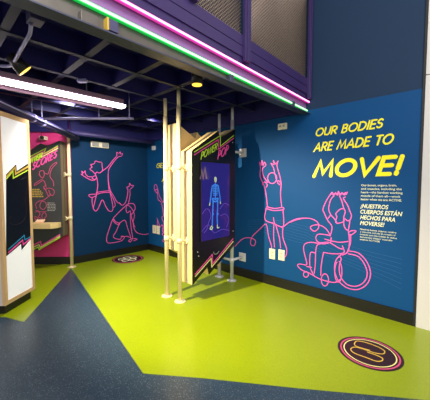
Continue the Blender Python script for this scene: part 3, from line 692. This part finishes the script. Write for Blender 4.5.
mural(Wc, lwc, (-1, 0, 0), .0115, 'pink line drawing of a wheelchair user with arms overhead, right of the standing figure')

# ------------------------------------------------------------------ floor decals
def decal(c, R, sq, label, m1, m2, m3, tw):
    t = thing('floor_decal', (c.x, c.y, .0015), label, 'floor decal')
    bm = nb(); disc(bm, (c.x, c.y, .0015), R, .0015, 64); obj('disc', bm, M['brown'], t)
    bm = nb(); disc(bm, (c.x, c.y, .0029), R * .915, .0012, 64, R * .865); obj('ring', bm, M[m1], t)
    bm = nb(); disc(bm, (c.x, c.y, .0029), R * .81, .0012, 64, R * .775); obj('ring', bm, M[m2], t)
    bm = nb()
    for l in sq: ribbon(bm, smooth([tuple(p) for p in l], 6), (0, 0, 1), tw, .0012)
    obj('squiggle', bm, M[m3], t)
fl = lambda X, Y: onz(330 + X / 5, 320 + Y / 5, .0029)
decal(onz(369.3, 352.4), .285, [[fl(*p) for p in ((200, 152), (140, 135), (122, 122), (135, 106), (180, 113), (240, 135), (272, 155), (265, 170), (225, 165), (170, 147), (125, 136), (104, 146), (120, 165), (180, 188), (230, 206), (258, 205), (262, 192), (235, 178), (185, 160))]],
      'large dark round floor decal with pink and yellow rings near the white wall', 'mutedpink', 'creamink', 'gold', .010)
cL = onz(128, 259)
loops = []
for k in range(5):
    a = k * 2 * math.pi / 5; cc = cL + Vector((math.cos(a), math.sin(a), 0)) * .13
    loops.append([cc + Vector((math.cos(b) * .07, math.sin(b) * .07, .0029)) for b in [i * math.pi / 5 for i in range(11)]])
decal(cL, .335, loops, 'dark round floor decal with pale looped pattern below the kneeling figure', 'mutedpink', 'brown', 'paleink', .02)

# ------------------------------------------------------------------ small wall fittings
def outlet(p, n, r, label, wd=.042, h=.068):
    t = thing('outlet', p, label, 'outlet'); n = Vector(n); r = Vector(r)
    bm = nb(); obox(bm, p + n * .006, r * wd, n * .006, (0, 0, h)); obj('cover_plate', bm, M['plate'], t, .003)
    for s in (-1, 1):
        c = p + n * .0125 + Vector((0, 0, s * .028)); bm = nb()
        for q in (-1, 1): obox(bm, c + r * q * .009, r * .003, n * .001, (0, 0, .008))
        tube(bm, c - n * .001 - Vector((0, 0, .014)), c + n * .001 - Vector((0, 0, .014)), .004, 8); obj('socket', bm, M['hole'], t)
outlet(onx(272.4, 253.8, XR), (-1, 0, 0), (0, -1, 0), 'left one of the two ivory outlets under the reaching figure', .055, .085)
outlet(onx(281.7, 255, XR), (-1, 0, 0), (0, -1, 0), 'right one of the two ivory outlets under the reaching figure', .055, .085)
outlet(onx(154.6, 229.2, XR), (-1, 0, 0), (0, -1, 0), 'left one of the two white outlets at the far wall corner', .07, .1)
outlet(onx(158.3, 230, XR), (-1, 0, 0), (0, -1, 0), 'right one of the two white outlets at the far wall corner', .06, .1)
p = onx(283, 126.6, XR)
t = thing('wall_alarm', p, 'small white rectangular alarm plate high on the blue wall below the green light', 'alarm')
bm = nb(); obox(bm, p + Vector((-.015, 0, 0)), (.015, 0, 0), (0, .075, 0), (0, 0, .048)); obj('body', bm, M['plate'], t, .006)
for s in (-1, 1):
    bm = nb(); obox(bm, p + Vector((-.031, s * .03, .004)), (.002, 0, 0), (0, .014, 0), (0, 0, .014)); obj('lens', bm, M['grey'], t)
p = ony(154.3, 148.2, YL); p.x = min(p.x, XR - .0)
q = onx(154.3, 148.2, XR)
bm = nb(); obox(bm, q + Vector((-.02, 0, 0)), (.02, 0, 0), (0, .06, 0), (0, 0, .05)); tag(obj('sensor', bm, M['whitepost'], None, .006), 'small square white sensor high in the far blue corner', 'sensor')
a, b = ony(90.3, 141.6, YL), ony(108, 148.2, YL)
t = thing('emergency_light', ((a.x + b.x) / 2, YL, b.z), 'white twin-head emergency light high on the left mural wall', 'emergency light')
zc = (a.z + b.z) / 2; xc = (a.x + b.x) / 2; ww = (b.x - a.x) / 2
bm = nb(); box(bm, xc - ww, xc + ww, YL - .05, YL, zc - .06, zc + .06); obj('body', bm, M['plate'], t, .008)
for s in (-1, 1):
    bm = nb(); box(bm, xc + s * ww * .55 - .07, xc + s * ww * .55 + .07, YL - .066, YL - .05, zc - .045, zc + .04); obj('lamp_head', bm, M['grey'], t, .006)

# ------------------------------------------------------------------ light
def lamp(kind, name, loc, target, energy, color=(1, 1, 1), **kw):
    l = bpy.data.lights.new(name, kind); l.energy = energy; l.color = color
    for k, v in kw.items(): setattr(l, k, v)
    o = bpy.data.objects.new(name, l); COL.objects.link(o); o.location = loc
    o.rotation_euler = (Vector(target) - Vector(loc)).to_track_quat('-Z', 'Y').to_euler(); return o
lamp('SPOT', 'amber_spot', sp + aim * .02, (2.5, 3.0, .9), 800, (1, .87, .62), spot_size=math.radians(88), spot_blend=.6, shadow_soft_size=.02)
lamp('SPOT', 'downlight_beam', (DL.x, DL.y, 2.73), (DL.x, DL.y, 0), 40, (1, .85, .5), spot_size=math.radians(90), spot_blend=.8, shadow_soft_size=.05)
lamp('AREA', 'hall_lamps', (.4, -1.6, 5.0), (3.4, 1.6, 1.6), 150, (1, .97, .93), shape='RECTANGLE', size=2.5, size_y=2.0)
lamp('AREA', 'hall_fill', (-2.0, -2.6, 2.6), (3.0, 3.2, 1.1), 135, (1, .98, .96), shape='RECTANGLE', size=3.0, size_y=2.0)  # unseen fill added to brighten the front faces and posts
lamp('AREA', 'hall_lamps', (-1.2, .6, 4.6), (1.5, 3.5, .3), 45, (1, .98, .96), shape='RECTANGLE', size=2.0, size_y=2.0)
lamp('SPOT', 'mezz_fill', (1.65, 4.5, 2.84), (1.9, 5.8, .9), 220, (1, .95, .9), spot_size=math.radians(150), spot_blend=.7, shadow_soft_size=.12)  # added fill under the mezzanine for the back walls, no fixture
lamp('SPOT', 'mezz_fill', (3.1, 4.6, 2.84), (3.5, 5.6, 1.0), 45, (1, .93, .85), spot_size=math.radians(150), spot_blend=.7, shadow_soft_size=.1)  # second added fill spot, toward the far corner, no fixture
w = bpy.data.worlds.new('hall'); S.world = w; w.use_nodes = True
w.node_tree.nodes['Background'].inputs[0].default_value = (1, .96, .92, 1); w.node_tree.nodes['Background'].inputs[1].default_value = .45
S.view_settings.view_transform = 'Standard'; S.view_settings.look = 'None'; S.view_settings.gamma = 1; S.view_settings.exposure = 0
